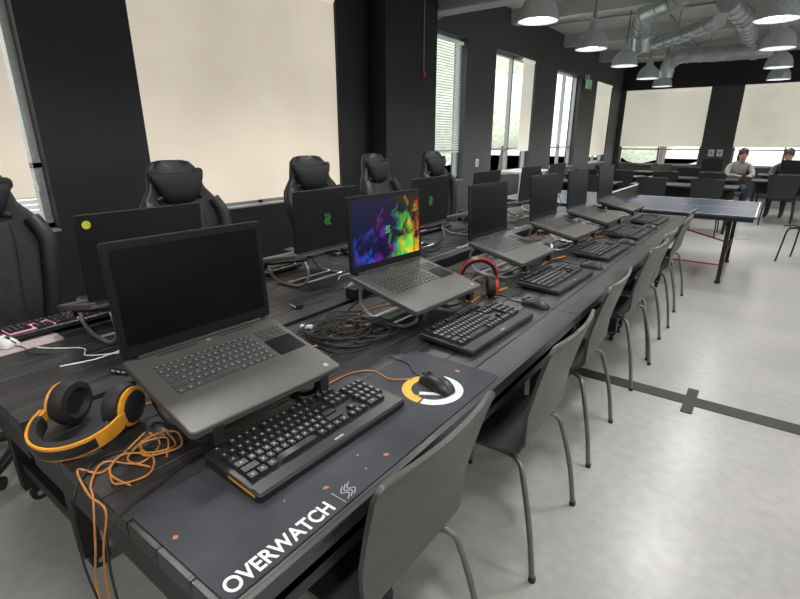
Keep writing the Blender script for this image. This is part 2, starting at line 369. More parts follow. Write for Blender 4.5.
duct([(.6,7,3.3),(.5,9,3.3),(.4,12,3.3),(.3,15,3.3)],.17)
b=B()
for x in(-1.9,-.55): 
    b.cyl((x,6.1,3.5),(x,16.2,3.5),.025,m_frame)
for yy in(7.5,9.8,12.1): b.cyl((-3.9,yy,3.52),(4,yy,3.52),.018,m_frame)
b.done('ceiling_pipe')

# ------------------------------------------------------------------ floor tape
b=B()
def tape(x0,y0,x1,y1): b.box(((x0+x1)/2,(y0+y1)/2,.0016),(abs(x1-x0),abs(y1-y0),.003),m_tape)
tape(-1.4,3.06,3.5,3.18)
for x in(-.86,-.14,.42,1.2): b.box((x,3.12,.003),(.06,.34,.004),m_tape)
b.done('floor_tape')

# ------------------------------------------------------------------ tables
XE=-.57; XM=-1.50; XB=-2.42
def desk(name,x0,x1,y0,y1,zt,inset=.10):
    b=B(); w=x1-x0; cx=(x0+x1)/2; cy=(y0+y1)/2
    n=round(w/.112); pw=w/n
    for i in range(n):
        b.slab((x0+pw*(i+.5)-cx,0,zt-.02),(pw-.002,y1-y0-.004,.04),.003,.0015,m_table,seg=1)
    b.box((0,0,zt-.06),(w-.03,y1-y0-.04,.04),m_black_metal)
    for sx in(-1,1): b.box((sx*(w/2-.03),0,zt-.075),(.03,y1-y0-.02,.07),m_black_metal)
    for sy in(-1,1):
        b.box((0,sy*((y1-y0)/2-.02),zt-.08),(w-.01,.03,.08),m_black_metal)
        Y=sy*((y1-y0)/2-(inset if sy<0 else .10))
        for sx in(-1,1):
            X=sx*(w/2-(.10 if sx<0 else .2))
            b.box((X,Y,(zt+.02)/2),(.06,.06,zt-.14),m_black_metal)
            b.cyl((X,Y,.07),(X,Y,.1),.02,m_silver,n=10)
            b.box((X,Y+.02,.065),(.045,.05,.03),m_black_metal)
            b.cyl((X-.014,Y+.02,.033),(X+.014,Y+.02,.033),.033,m_blk,n=16)
            b.cyl((X-.018,Y+.02,.033),(X+.018,Y+.02,.033),.012,m_silver,n=10)
        b.box((-.05,Y,.2),(w-.32,.035,.05),m_black_metal)
    return b.done(name,(cx,cy,0))
ys=[.30,2.10,3.90,5.70]
for i in range(3):
    desk('gaming_desk',XM+.002,XE,ys[i],ys[i+1],TZ,.62 if i==0 else .1)
    desk('gaming_desk',XB,XM-.03,ys[i],ys[i+1],TZ,.14)
b=B()
b.slab((-1.53,3.65,TZ+.028),(.07,4.0,.056),.006,.003,m_black_metal)
b.box((-1.565,3.65,TZ+.05),(.01,4.0,.012),m_silver)
b.done('cable_rail')

# ------------------------------------------------------------------ laptop
def laptop(name,loc,rz,scr,yaw=0,logo=False,sticker=False,standcol=None,lift=.108,small=1.0,lean=3):
    b=B(); w,d,hs=.455*small,.345*small,.305*small; tilt=12.5
    stc=standcol or m_silver
    zf=lift
    for sx in(-1,1):
        x=sx*w*.36
        b.tube([(x,-.14,zf-.02),(x,-.13,.05),(x,-.07,.015),(x,.0,.009),(x,.10,.012),(x,.165,.05),(x,.175,.11),(x,.15,zf+.04)],.0075,stc,n=8,sm=4)
        b.box((x,0,zf+.012),(.022,.33,.008),m_black_metal,R=RX(tilt))
        b.box((x,-.165,zf-.02),(.028,.02,.05),m_blk)
    b.cyl((-w*.36,.0,.009),(w*.36,.0,.009),.007,stc,n=8); b.cyl((-w*.36,.10,.014),(w*.36,.10,.014),.007,stc,n=8)
    b.box((0,.09,zf+.032),(w*.72,.03,.006),m_black_metal,R=RX(tilt))
    b.T=Matrix.Translation((0,-d/2,zf-.01))@RX(tilt)
    b.slab((0,d/2,.012),(w,d,.022),.014,.003,m_body)
    b.box((0,d*.985,.020),(w*.9,.012,.012),m_blk)
    kx0=-w/2+.045*small; kx1=w/2-.125*small; n=15; u=(kx1-kx0)/n
    rows=[(d-.075*small,.55),(d-.098*small,1),(d-.122*small,1),(d-.146*small,1),(d-.170*small,1),(d-.194*small,1)]
    zt=.0235
    for ri,(yy,hh) in enumerate(rows):
        if ri==5:
            xs=[(0,1.3),(1.3,1.2),(2.5,1.2),(3.7,5.6),(9.3,1.2),(10.5,1.2),(11.7,1.1),(12.8,1.1),(13.9,1.1)]
        else:
            f={0:1,1:1,2:1.5,3:1.8,4:2.3}[ri]; xs=[(0,f)]; q=f
            while q<14-.01: xs.append((q,1)); q+=1
            xs.append((q,15-q))
        for a,l in xs:
            b.box((kx0+u*(a+l/2),yy,zt),(u*l-.003,.0195*hh*small,.003),m_lkey,tp=.94)
            if l<1.6: b.box((kx0+u*(a+l/2),yy,zt+.0017),(u*.25,.0045,.0004),m_legend)
    tx=w/2-.062*small
    b.slab((tx,d-.165*small,.0232),(.092*small,.085*small,.0016),.004,.0004,m_pad)
    for i in range(4):
        for j in range(3): b.box((tx+(i-1.5)*.022*small,d-.072*small-j*.0175*small,zt),(.019*small,.014*small,.003),m_lkey,tp=.94)
    b.cyl((0,d*.925,.0228),(0,d*.925,.0240),.006,m_silver,n=14)
    b.box((-w*.2,d*.925,.0232),(w*.25,.006,.0006),m_blk); b.box((w*.2,d*.925,.0232),(w*.25,.006,.0006),m_blk)
    b.box((w*.42,d*.08,.0233),(.014,.014,.0006),m_legend)
    b.T=Matrix.Translation((0,-d/2,zf-.01))@RX(tilt)@Matrix.Translation((0,d-.008,.024))@RX(-tilt-lean)
    b.cyl((-w*.42,0,.0),(w*.42,0,.0),.008,m_blk,n=10)
    b.T=b.T@RX(90)
    b.slab((0,hs/2+.004,-.0035),(w,hs,.010),.010,.002,m_lid)
    b.slab((0,hs/2+.004,.0022),(w-.006,hs-.006,.0025),.008,.0006,m_bezel)
    b.box((0,hs/2+.010,.0037),(w-.035,hs-.052,.0008),scr)
    if scr==m_neb:
        for k in(-1,0,1):
            b.tube([(k*.010-.008,hs/2-.010,.0043),(k*.010+.004,hs/2-.001,.0043),(k*.010-.004,hs/2+.010,.0043),(k*.010+.006,hs/2+.022,.0043)],.0010,m_gb,n=6,sm=4)
    if logo:
        for k in(-1,0,1):
            b.tube([(k*.014-.012,hs/2-.028,-.0088),(k*.014+.006,hs/2-.01,-.0088),(k*.014-.006,hs/2+.01,-.0088),(k*.014+.010,hs/2+.03,-.0088)],.0015,m_green,n=6,sm=4)
    if sticker:
        b.lathe([(.001,-.0092),(.014,-.0092),(.014,-.0080),(.001,-.008)],m_sticker,c=(w/2-.035,hs-.03,0),n=20)
    b.T=Matrix()
    return b.done(name,loc,rz+yaw)
FR=[(.70,-3,m_scr,-1.085,1.0),(1.665,-3,m_neb,-1.15,1.05),(2.60,-2,m_scr,-1.13,1),(3.48,-3,m_scr,-1.13,1),(4.24,-2,m_scr,-1.13,1),(5.1,-2,m_scr,-1.13,1)]
for i,(y,yaw,s_,x,sm_) in enumerate(FR):
    laptop('laptop',(x,y,TZ),90,s_,yaw,standcol=m_black_metal if i==0 else None,small=sm_)
BR=[(.86,True,True),(1.80,True,False),(2.78,True,False),(3.6,True,False),(4.5,False,False),(5.2,False,False)]
for i,(y,lg,stk) in enumerate(BR):
    laptop('laptop',(-1.98,y,TZ),-90,m_scr,0,logo=lg,sticker=stk)

# ------------------------------------------------------------------ keyboards
def keyboard_mesh(name,w,d,glow=False,accent=None):
    b=B(); t=3.5
    b.T=RX(t)
    b.slab((0,0,.012+d/2*math.sin(rad(t))),(w,d,.020),.010,.003,m_blk)
    z0=.023+d/2*math.sin(rad(t))
    kd=.0225*d/.19
    yt=d/2-.022; u=(w-.028)/22.9; x0=-w/2+.014
    if glow: b.box((0,.01,z0),(w-.03,d-.07,.002),m_pinkglow)
    elif accent: b.box((-w/2+.001,-d*.2,z0-.010),(.004,d*.45,.006),accent)
    def key(a,l,y,hy=1,lg=True):
        b.box((x0+u*(a+l/2),y,z0+.005),(u*l-.0022,kd*hy-.0025,.010),m_key,tp=.80)
        if lg: b.box((x0+u*(a+l/2),y,z0+.0103),(u*.22,kd*.2,.0004),m_legend)
    for a in[0,2,3,4,5,6.5,7.5,8.5,9.5,11,12,13,14,15.4,16.4,17.4]: key(a,1,yt)
    R=[[1]*13+[2],[1.5]+[1]*12+[1.5],[1.8]+[1]*11+[2.2],[2.4]+[1]*10+[2.6],[1.25,1.25,1.25,6.2,1.25,1.25,1.25,1.3]]
    for ri,row in enumerate(R):
        y=yt-kd*(1.25+ri); q=0
        for l in row: key(q,l,y,lg=l<2); q+=l
        if ri<2:
            for a in(15.4,16.4,17.4): key(a,1,y)
        if ri==3: key(16.4,1,y)
        if ri==4:
            for a in(15.4,16.4,17.4): key(a,1,y)
        if ri in(0,2): 
            for a in(18.8,19.8,20.8,21.8): key(a,1,y)
        if ri==1 or ri==3:
            for a in(18.8,19.8,20.8): key(a,1,y)
        if ri==4: key(18.8,2,y); key(20.8,1,y)
        if ri in(1,3): key(21.8,1,y,1)
    b.slab((0,-d/2+.018,z0-.001),(w-.006,.03,.006),.004,.002,m_blk)
    b.box((0,-d/2+.018,z0+.0022),(.03,.006,.0004),m_legend)
    b.T=Matrix()
    for sx in(-1,1): b.slab((sx*(w/2-.06),d/2-.03,.012),(.05,.012,.024),.003,.001,m_blk)
    for sx in(-1,1): b.slab((sx*(w/2-.06),-d/2+.03,.006),(.05,.012,.012),.003,.001,m_blk)
    return b.mesh(name)
kb_1=keyboard_mesh('keyboard',.51,.215,accent=m_yel); kb_a=keyboard_mesh('keyboard',.52,.24); kb_g=keyboard_mesh('keyboard',.47,.17,glow=True)
put(kb_1,'keyboard',(-.84,.75,TZ+.004),90-1)
for y in(1.68,2.57,3.46,4.3,5.1):
    put(kb_a,'keyboard',(-.845,y,TZ),90-2)
for y in[.75,1.75,2.62,3.5,4.35]: put(kb_g,'keyboard',(-2.26,y-.05,TZ+.004 if y<1 else TZ),-90)
# mice
def mouse_mesh(name,m,L=.125):
    b=B(); rings=[]; n=18
    prof=[(-.5,.03,.25,.010),(-.46,.2,.6,.016),(-.36,.3,.82,.028),(-.2,.34,.95,.036),(0,.34,.9,.040),(.2,.31,.82,.036),(.36,.30,.86,.027),(.46,.24,.8,.018),(.5,.1,.5,.010)]
    for y,_,wd,h in prof:
        r=[]
        for k in range(n):
            a=2*math.pi*k/n; x=math.cos(a); z=math.sin(a)
            r.append((x*wd*.034,y*L,(h*max(z,0)**.8 if z>0 else 0)+.002))
        rings.append(r)
    b.loft(rings,m)
    b.cyl((-.004,.034,.033),(.004,.034,.033),.009,m_key,n=12); b.box((0,.0,.040),(.008,.014,.003),m_key)
    b.box((0,.05,.026),(.0015,.05,.006),m_key,R=RX(-18))
    b.tube([(0,L/2,.008),(0,L/2+.05,.004),(.03,L/2+.12,.003),(.01,L/2+.2,.003)],.002,m_cable,n=6,sm=4)
    return b.mesh(name,50)
mm=mouse_mesh('computer_mouse',m_blk,.13); mw=mouse_mesh('computer_mouse',m_white)
put(mm,'computer_mouse',(-.715,1.155,TZ+.004),75)
for y in(2.09,2.98,3.85,4.68): put(mm,'computer_mouse',(-.77,y,TZ),85)
put(mw,'computer_mouse',(-2.2,.45,TZ+.004),-70)
for y in(1.4,2.3,3.15): put(mm,'computer_mouse',(-2.27,y,TZ),-90)

# ------------------------------------------------------------------ big printed mat
b=B(); b.slab((0,0,.002),(.345,1.03,.0035),.02,.001,m_mat)
pad=b.done('desk_mat',(-.765,.83,TZ))
b=B(); b.slab((0,0,.002),(.30,.30,.0035),.01,.001,m_pink); b.done('mousepad',(-2.24,.47,TZ))
def ringmesh(r0,r1,a0,a1,m,name,z=.0042):
    b=B(); n=40; 
    vi=[];vo=[]
    for i in range(n+1):
        a=rad(a0+(a1-a0)*i/n); vi.append(b.v((r0*math.cos(a),r0*math.sin(a),z))); vo.append(b.v((r1*math.cos(a),r1*math.sin(a),z)))
    for i in range(n): b.face([vi[i],vo[i],vo[i+1],vi[i+1]],m)
    return b
for args,nm in[((.066,.095,150,275,m_printorange),'print_arc'),((.066,.095,280,505,m_printwhite),'print_ring')]:
    o=ringmesh(*args,nm).done(nm,(.045,.305,0),0); o.parent=pad
b=B()
for s_ in(-1,1): 
    b.box((s_*.022,-.02,.0042),(.016,.09,.0006),m_printwhite,R=RZ(-s_*32))
o=b.done('print_chevron',(.045,.305,0),90); o.parent=pad
def text(s_,size,loc,rz,mat,name,par):
    c=bpy.data.curves.new(name,'FONT'); c.body=s_; c.size=size; c.offset=.0010; c.extrude=.0003; c.materials.append(mat)
    o=bpy.data.objects.new(name+'_tmp',c); COL.objects.link(o); bpy.context.view_layer.update()
    me=bpy.data.meshes.new_from_object(o.evaluated_get(bpy.context.evaluated_depsgraph_get())); bpy.data.objects.remove(o)
    xs=[v.co.x for v in me.vertices]; L=max(xs)-min(xs)
    q=put(me,name,loc,rz); q.parent=par; q.scale=(.255/L,1,1); return q
text('OVERWATCH',.050,(.162,-.503,.0042),90,m_printwhite,'mat_lettering',pad)
b=B(); 
for k in(-1,0,1): b.tube([(k*.010-.010,-.018,.0042),(k*.010+.006,-.006,.0042),(k*.010-.006,.006,.0042),(k*.010+.010,.018,.0042)],.0016,m_legend,n=4,sm=4)
b.box((-.030,0,.0042),(.0015,.045,.0006),m_legend)
o=b.done('mat_mark',(.145,-.190,0),90); o.parent=pad

# ------------------------------------------------------------------ headsets
def headset_mesh(name,mc,R0=.098):
    b=B()
    def band(r,th,hz,m,a0=180,a1=360):
        rings=[]
        for i in range(25):
            a=rad(a0+(a1-a0)*i/24); c,s_=math.cos(a),math.sin(a)
            q=[]
            for rr,z in((r-th,-hz),(r,-hz),(r+th*.3,0),(r,hz),(r-th,hz),(r-th*1.3,0)):
                q.append((rr*c,rr*1.1*s_,z))
            rings.append(q)
        b.loft(rings,m)
    band(R0+.012,.006,.020,mc); band(R0+.004,.014,.020,m_cush,192,348); band(R0+.0145,.003,.013,m_blk,215,325)
    for sx in(-1,1):
        b.slab((sx*(R0+.006),.02,0),(.012,.07,.03),.005,.002,mc)
        x=sx*R0*.80; RR=RY(90 if sx<0 else -90)
        b.lathe([(.044,-.018),(.051,-.013),(.051,-.008),(.047,.0)],mc,c=(x+sx*.012,.055,0),R=RR,n=24)
        b.lathe([(.002,-.027),(.03,-.025),(.042,-.019),(.044,-.012)],m_blk,c=(x+sx*.012,.055,0),R=RR,n=24)
        b.lathe([(.047,-.018),(.055,-.014),(.060,.004),(.055,.024),(.040,.029),(.030,.016),(.004,.014)],m_cush,c=(x,.055,0),R=RR,n=24)
    return b.mesh(name)
hy=headset_mesh('headset',m_yel); hr=headset_mesh('headset',m_red); hw=headset_mesh('headset',m_white)
o=put(hy,'headset',(-1.315,.385,TZ+.053)); o.scale=(1.03,1.03,1.03); o.rotation_euler=(rad(12),0,rad(30))
o=put(hr,'headset',(-1.055,2.055,TZ+.102),0); o.rotation_euler=(rad(-80),0,rad(35)); o.scale=(.88,.88,.88)
o=put(hw,'headset',(-1.15,3.02,TZ+.060),200)
o=put(hy,'headset',(-1.95,4.05,TZ+.116),0); o.rotation_euler=(rad(-90),0,rad(50))

# ------------------------------------------------------------------ cables
def cable(pts,m,r=.0028,name='cable'):
    b=B(); b.tube(pts,r,m,n=6,sm=5); return b.done(name)
z=TZ+.004
cable([(-1.20,.48,z),(-1.15,.40,z),(-1.12,.34,z),(-1.17,.31,z+.004),(-1.06,.29,z+.001),(-.98,.29,z+.002),(-.985,.270,z-.10),(-1.03,.270,z-.30),(-.98,.26,z-.42),(-.90,.26,z-.5),(-.97,.26,z-.58)],m_orange_cable,.0024,name='orange_cable')
cable([(-1.19,.49,z),(-1.12,.48,z),(-1.08,.41,z+.003),(-1.15,.36,z+.004),(-1.1,.31,z),(-1.04,.29,z+.001),(-1.02,.268,z-.1),(-1.07,.265,z-.25),(-1.0,.26,z-.36),(-.93,.26,z-.4)],m_orange_cable,.0024,name='orange_cable')
cable([(-1.18,.52,z),(-1.08,.50,z+.003),(-1.10,.44,z+.006),(-1.15,.45,z+.006),(-1.12,.50,z+.008),(-1.05,.46,z+.004)],m_orange_cable,.0024,name='orange_cable')
cable([(-1.17,.46,z),(-1.1,.43,z+.003),(-1.06,.50,z+.006),(-1.13,.53,z+.006),(-1.16,.48,z+.008),(-1.12,.40,z+.004),(-1.05,.42,z)],m_orange_cable,.0024,name='orange_cable')
cable([(-1.12,.36,z),(-1.05,.34,z+.003),(-1.02,.40,z+.005),(-1.08,.44,z+.005),(-1.14,.40,z+.007),(-1.10,.35,z+.004),(-1.02,.36,z)],m_orange_cable,.0024,name='orange_cable')
cable([(-1.0,.56,z),(-.99,.46,z),(-.97,.38,z),(-.95,.31,z),(-.94,.27,z-.03),(-.95,.265,z-.2),(-.88,.265,z-.36),(-.76,.26,z-.5)],m_cable,name='black_cable')
cable([(-1.08,.62,z),(-1.10,.50,z),(-1.18,.38,z),(-1.14,.31,z),(-1.10,.27,z-.03),(-1.12,.265,z-.22),(-1.02,.265,z-.38),(-.92,.26,z-.55)],m_cable,name='black_cable')
cable([(-1.0,.9,z),(-1.0,1.05,z),(-.95,1.12,z),(-.86,1.10,z+.006),(-.8,1.14,z+.008)],m_orange_cable,.002,name='orange_cable')
for j in range(16):
    cx,cy=-1.24+random.uniform(-.08,.07),1.34+random.uniform(-.13,.10); r=random.uniform(.04,.10); ph=random.random()*6
    cable([(cx+r*math.cos(ph+a*1.1)*(1+.1*a),cy+r*1.2*math.sin(ph+a*1.1),z+.004*(j%6)+.002*(a%2)) for a in range(7)],m_cable,.0035,'black_cable')
for j in range(44):
    y=random.uniform(.5,5.2); x=random.uniform(-1.42,-1.18)
    cable([(x,y,z+.001*(j%3)),(x+random.uniform(-.06,.08),y+.12,z),(x+random.uniform(-.1,.1),y+.25,z+.002),(x+random.uniform(-.06,.06),y+.36,z)],m_cable if j%5 else m_orange_cable,.003,'black_cable' if j%5 else 'orange_cable')
for y in(2.3,3.2,4.1):
    for q in range(3):
        cable([(-1.0-.03*q,y-.35,z),(-1.02-.02*q,y-.22,z+.003),(-1.03+.01*q,y-.1,z+.001),(-1.0,y-.02,z)],m_orange_cable if q else m_cable,.003,'orange_cable' if q else 'black_cable')
for j in range(24):
    y=random.uniform(.4,5); x=random.uniform(-1.83,-1.66)
    cable([(x,y,z+.001*(j%3)),(x+random.uniform(-.06,.04),y+.1,z),(x+random.uniform(-.06,.04),y+.22,z),(x+.03,y+.33,z)],m_cable if j%3 else m_white,.0028,'black_cable' if j%3 else 'white_cable')
cable([(-2.08,.52,z),(-2.02,.55,z),(-1.93,.62,z),(-1.85,.6,z),(-1.78,.68,z)],m_white,.0025,'white_cable')
def hub(x,y,rz):
    b=B(); b.slab((0,0,.010),(.08,.035,.018),.006,.003,m_blk)
    for k in(-1,0,1): b.box((k*.022,-.018,.010),(.013,.003,.006),m_white)
    b.done('usb_hub',(x,y,TZ),rz)
hub(-1.62,.62,20); hub(-1.66,1.42,-15); hub(-1.66,3.35,60)
for x,y,rz in((-1.40,1.02,80),(-1.68,1.05,95),(-1.41,2.18,70),(-1.42,3.05,95),(-1.70,2.25,85),(-1.42,3.9,90)):
    b=B(); b.slab((0,0,.018),(.16,.07,.035),.012,.005,m_blk); b.tube([(.08,0,.018),(.12,.01,.01),(.17,.03,.004)],.003,m_cable,n=6,sm=3); b.tube([(-.08,0,.018),(-.12,-.01,.01),(-.17,-.03,.004)],.003,m_cable,n=6,sm=3)
    b.box((0,0,.0357),(.07,.035,.0005),m_legend); b.done('power_brick',(x,y,TZ),rz)
b=B(); b.slab((0,0,.008),(.05,.02,.012),.003,.001,m_white); b.done('usb_adapter',(-1.42,1.26,TZ),30)

# ------------------------------------------------------------------ shell chair
def chair_mesh(name,mshell,mleg):
    b=B()
    prof=[(-.44,.435),(-.42,.452),(-.36,.462),(-.26,.458),(-.16,.452),(-.08,.456),(-.035,.475),(-.012,.51),(.0,.56),(.015,.64),(.035,.73),(.058,.82),(.078,.885),(.082,.90)]
    Pp=cr([Vector((x,0,z)) for x,z in prof],3); n=len(Pp)
    def half(i):
        t=i/(n-1); p=Pp[i]
        if p.z<.47 and t<.5:
            w=.215-.01*abs((p.x+.25)/.2); 
            if t<.08: w=.17+.045*math.sqrt(max(0,t/.08))
            return w
        q=(p.z-.46)/.44; w=.200+.042*q
        if q<.12: w=.205-.005*q/.12
        if q>.92: w=.242-.035*(1-math.sqrt(max(0,1-((q-.92)/.08)**2)))
        return w
    V=12; top=[];bot=[]
    for i in range(n):
        t=(Pp[min(i+1,n-1)]-Pp[max(i-1,0)]).normalized(); nr=Vector((-t.z,0,t.x)); w=half(i); p=Pp[i]
        q=max(0,(p.z-.5)/.4)
        rt=[];rb=[]
        for j in range(V+1):
            s_=j/V*2-1; off=Vector((-.020*s_*s_*min(1,q*3),0,.010*s_*s_*(1 if q==0 else 0)))
            rt.append(b.v(p+Vector((0,w*s_,0))+off+nr*.006)); rb.append(b.v(p+Vector((0,w*s_,0))+off-nr*.006))
        top.append(rt); bot.append(rb)
    for i in range(n-1):
        for j in range(V):
            b.face([top[i][j],top[i+1][j],top[i+1][j+1],top[i][j+1]],mshell); b.face([bot[i][j],bot[i][j+1],bot[i+1][j+1],bot[i+1][j]],mshell)
        for j in(0,V): b.face([top[i][j],bot[i][j],bot[i+1][j],top[i+1][j]],mshell)
    for i in(0,n-1):
        for j in range(V): b.face([top[i][j],top[i][j+1],bot[i][j+1],bot[i][j]],mshell)
    for sy in(-1,1):
        b.tube([(.075,sy*.235,.011),(.045,sy*.225,.20),(.0,sy*.205,.38),(-.03,sy*.185,.432),(-.10,sy*.165,.437),(-.30,sy*.165,.440),(-.36,sy*.185,.43),(-.385,sy*.205,.38),(-.40,sy*.225,.20),(-.42,sy*.235,.011)],.0105,mleg,n=10,sm=4)
        for x in(.075,-.42): b.cyl((x,sy*.235,0),(x,sy*.235,.02),.013,m_blk,n=10)
    for x in(-.08,-.30): b.cyl((x,-.165,.437),(x,.165,.437),.009,mleg,n=8)
    return b.mesh(name,45)
chm=chair_mesh('chair',m_chair,m_leg)
CX=-.525
for y,dx,rz in[(.79,.0,0),(1.58,.03,1),(2.35,-.005,2),(3.28,.0,-2),(3.82,-.02,0),(4.6,-.02,3),(5.2,-.05,0)]:
    put(chm,'chair',(CX+dx,y,0),rz)

# ------------------------------------------------------------------ gaming chair (faces +x)
def gaming_mesh(name):
    b=B()
    def sup(cx,z,w,t,e=.55,n=28,bow=0):
        r=[]
        for k in range(n):
            a=2*math.pi*k/n; c,s_=math.cos(a),math.sin(a)
            y=w*math.copysign(abs(s_)**e,s_); x=cx+t*math.copysign(abs(c)**e,c)+bow*(y/w)**2
            r.append((x,y,z))
        return r
    L=[(.50,.18,.03,.02),(.53,.22,.05,.0),(.62,.235,.055,-.01),(.74,.235,.055,-.02),(.86,.26,.055,-.04),(.97,.285,.055,-.06),(1.05,.29,.052,-.075),(1.11,.275,.05,-.09),(1.155,.24,.047,-.10),(1.20,.20,.045,-.11),(1.27,.18,.045,-.125),(1.33,.165,.042,-.135),(1.365,.13,.03,-.14),(1.375,.08,.015,-.14)]
    rings=[sup(x,z,w,t,bow=.05) for z,w,t,x in L]; b.loft(rings,m_leather)
    b.loft([sup(x+.022,z,w*.52,t*.9,bow=.02) for z,w,t,x in L[1:8]],m_quilt)
    for sy in(-1,1):
        b.tube([(.06,sy*.20,.55),(.065,sy*.235,.72),(.055,sy*.255,.88),(.03,sy*.27,1.02),(-.02,sy*.235,1.12)],.042,m_leather,n=10,sm=3)
        b.slab((-.052,sy*.125,1.155),(.06,.085,.03),.012,.005,m_blk,R=RX(-sy*25))
    # head pillow: broad upper corners tapering to the bottom
    def pr_(z,w,t): return sup(-.045,z,w,t,.5)
    b.loft([pr_(1.10,.05,.02),pr_(1.12,.10,.04),pr_(1.17,.14,.055),pr_(1.23,.165,.055),pr_(1.27,.185,.045),pr_(1.295,.19,.03),pr_(1.30,.16,.015)],m_pillow)
    for sy in(-1,1): b.ell((-.045,sy*.165,1.295),(.02,.032,.03),m_pillow,e=.8)
    b.ell((.0,0,.66),(.06,.15,.09),m_leather,e=.6)
    b.loft([sup(.27,.43,.24,.26,.45),sup(.27,.46,.265,.285,.45),sup(.27,.50,.265,.285,.45),sup(.27,.525,.22,.25,.45)],m_leather)
    for sy in(-1,1):
        b.tube([(.04,sy*.235,.52),(.28,sy*.245,.53),(.5,sy*.235,.51)],.045,m_leather,n=10,sm=4)
        b.box((.2,sy*.31,.43),(.05,.16,.02),m_black_metal); b.slab((.2,sy*.37,.55),(.045,.03,.25),.01,.003,m_blk)
        b.slab((.2,sy*.37,.685),(.27,.095,.03),.035,.01,m_blk)
    b.slab((.22,0,.40),(.3,.2,.06),.02,.01,m_black_metal)
    b.cyl((.22,0,.12),(.22,0,.38),.028,m_blk); b.lathe([(.06,.06),(.05,.13),(.03,.15)],m_blk,c=(.22,0,0))
    for k in range(5):
        a=rad(72*k+36); c,s_=math.cos(a),math.sin(a); e=(.22+.32*c,.32*s_)
        b.tube([(.22+.03*c,.03*s_,.11),(.22+.2*c,.2*s_,.095),(e[0],e[1],.078)],[.03,.02],m_blk,n=8)
        b.cyl((e[0]-.025*s_,e[1]+.025*c,.03),(e[0]+.025*s_,e[1]-.025*c,.03),.03,m_blk,n=14); b.cyl((e[0],e[1],.04),(e[0],e[1],.085),.012,m_silver,n=8)
    return b.mesh(name,50)
gm=gaming_mesh('gaming_chair')
for y,dx,rz in[(.62,.0,-8),(1.69,-.0,6),(2.82,.02,-4),(3.70,.0,8),(4.72,.0,0)]:
    put(gm,'gaming_chair',(-2.98+dx,y,0),rz)

# ------------------------------------------------------------------ ping-pong table
b=B()
for x0,x1 in((-3.02,-1.655),(-1.645,-.20)):
    cx=(x0+x1)/2; b.slab((cx,0,.75),(x1-x0,1.525,.02),.01,.003,m_ppt)
    b.box((cx,0,.762),(x1-x0-.02,.004,.001),m_white)
    for sy in(-1,1): b.box((cx,sy*.755,.762),(x1-x0-.01,.012,.001),m_white)
    e=x1 if x1>-1 else x0; b.box((e+(-.01 if x1>-1 else .01),0,.762),(.012,1.5,.001),m_white)
    for sy in(-1,1): b.box((cx,sy*.74,.725),(x1-x0-.04,.03,.045),m_black_metal)
    for xx in(x0+.05,x1-.05): b.box((xx,0,.725),(.03,1.45,.045),m_black_metal)
    ox=x1-.22 if x1>-1 else x0+.22; ix=x0+.2 if x1>-1 else x1-.2
    for xx in(ox,ix):
        for sy in(-1,1): b.box((xx,sy*.6,.36),(.04,.04,.72),m_black_metal); b.cyl((xx,sy*.6,0),(xx,sy*.6,.03),.03,m_blk,n=12)
        b.box((xx,0,.3),(.03,1.2,.03),m_black_metal)
    b.tube([(ox,-.1,.10),(ix,-.1,.10),(ix,.6,.10)],.010,m_red)
    b.tube([(ox,-.1,.12),(ox-.05,.1,.35),(ix,.3,.55)],.010,m_red)
b.box((-1.65,0,.83),(.004,1.75,.13),m_table); b.box((-1.65,0,.90),(.008,1.76,.014),m_white)
for sy in(-1,1): b.slab((-1.65,sy*.86,.82),(.03,.03,.18),.006,.002,m_black_metal); b.box((-1.65,sy*.8,.755),(.03,.14,.035),m_black_metal)
b.done('ping_pong_table',(.16,6.78,0))

# ------------------------------------------------------------------ background desks & chairs
bd=B()
bd.slab((0,0,.74),(1.6,.7,.03),.01,.003,m_blk)
for sx in(-1,1):
    for sy in(-1,1): bd.box((sx*.72,sy*.28,.365),(.04,.04,.73),m_black_metal)
    bd.box((sx*.72,0,.05),(.04,.6,.03),m_black_metal)
bd.box((0,.28,.60),(1.44,.015,.25),m_black_metal)
dm=bd.mesh('work_table')
for x,y in[(-3.0,9.6),(-1.2,9.9),(-3.0,11.6),(-1.3,11.8),(-2.9,13.6),(-1.2,13.7),(.5,11.9),(.55,13.9),(2.3,12)]: put(dm,'work_table',(x,y,0),0)
bgc=chair_mesh('chair',m_blk,m_black_metal)
for x,y,rz in[(-3.3,9.0,-90),(-2.6,9.05,-80),(-1.6,9.3,-95),(-.8,9.35,-90),(-3.2,11.0,-90),(-2.5,11.05,-85),(-1.7,11.2,-90),(-.9,11.15,-100),(-3.1,14.2,90),(-2.3,14.15,85),(-1.4,14.3,90),(.2,11.2,-90),(.9,11.3,-80),(.72,7.9,-20),(-3.3,12.9,-90),(-1.5,13.0,-90),(.95,13.2,-90)]:
    put(bgc,'chair',(x,y,0),rz)
b=B(); b.slab((0,0,.98),(1.1,.55,.03),.01,.003,m_white)
for sx in(-1,1):
    for sy in(-1,1): b.box((sx*.5,sy*.22,.49),(.03,.03,.97),m_white)
b.box((0,0,.3),(1.0,.45,.02),m_white); b.done('standing_table',(-3.5,8.2,0),90)

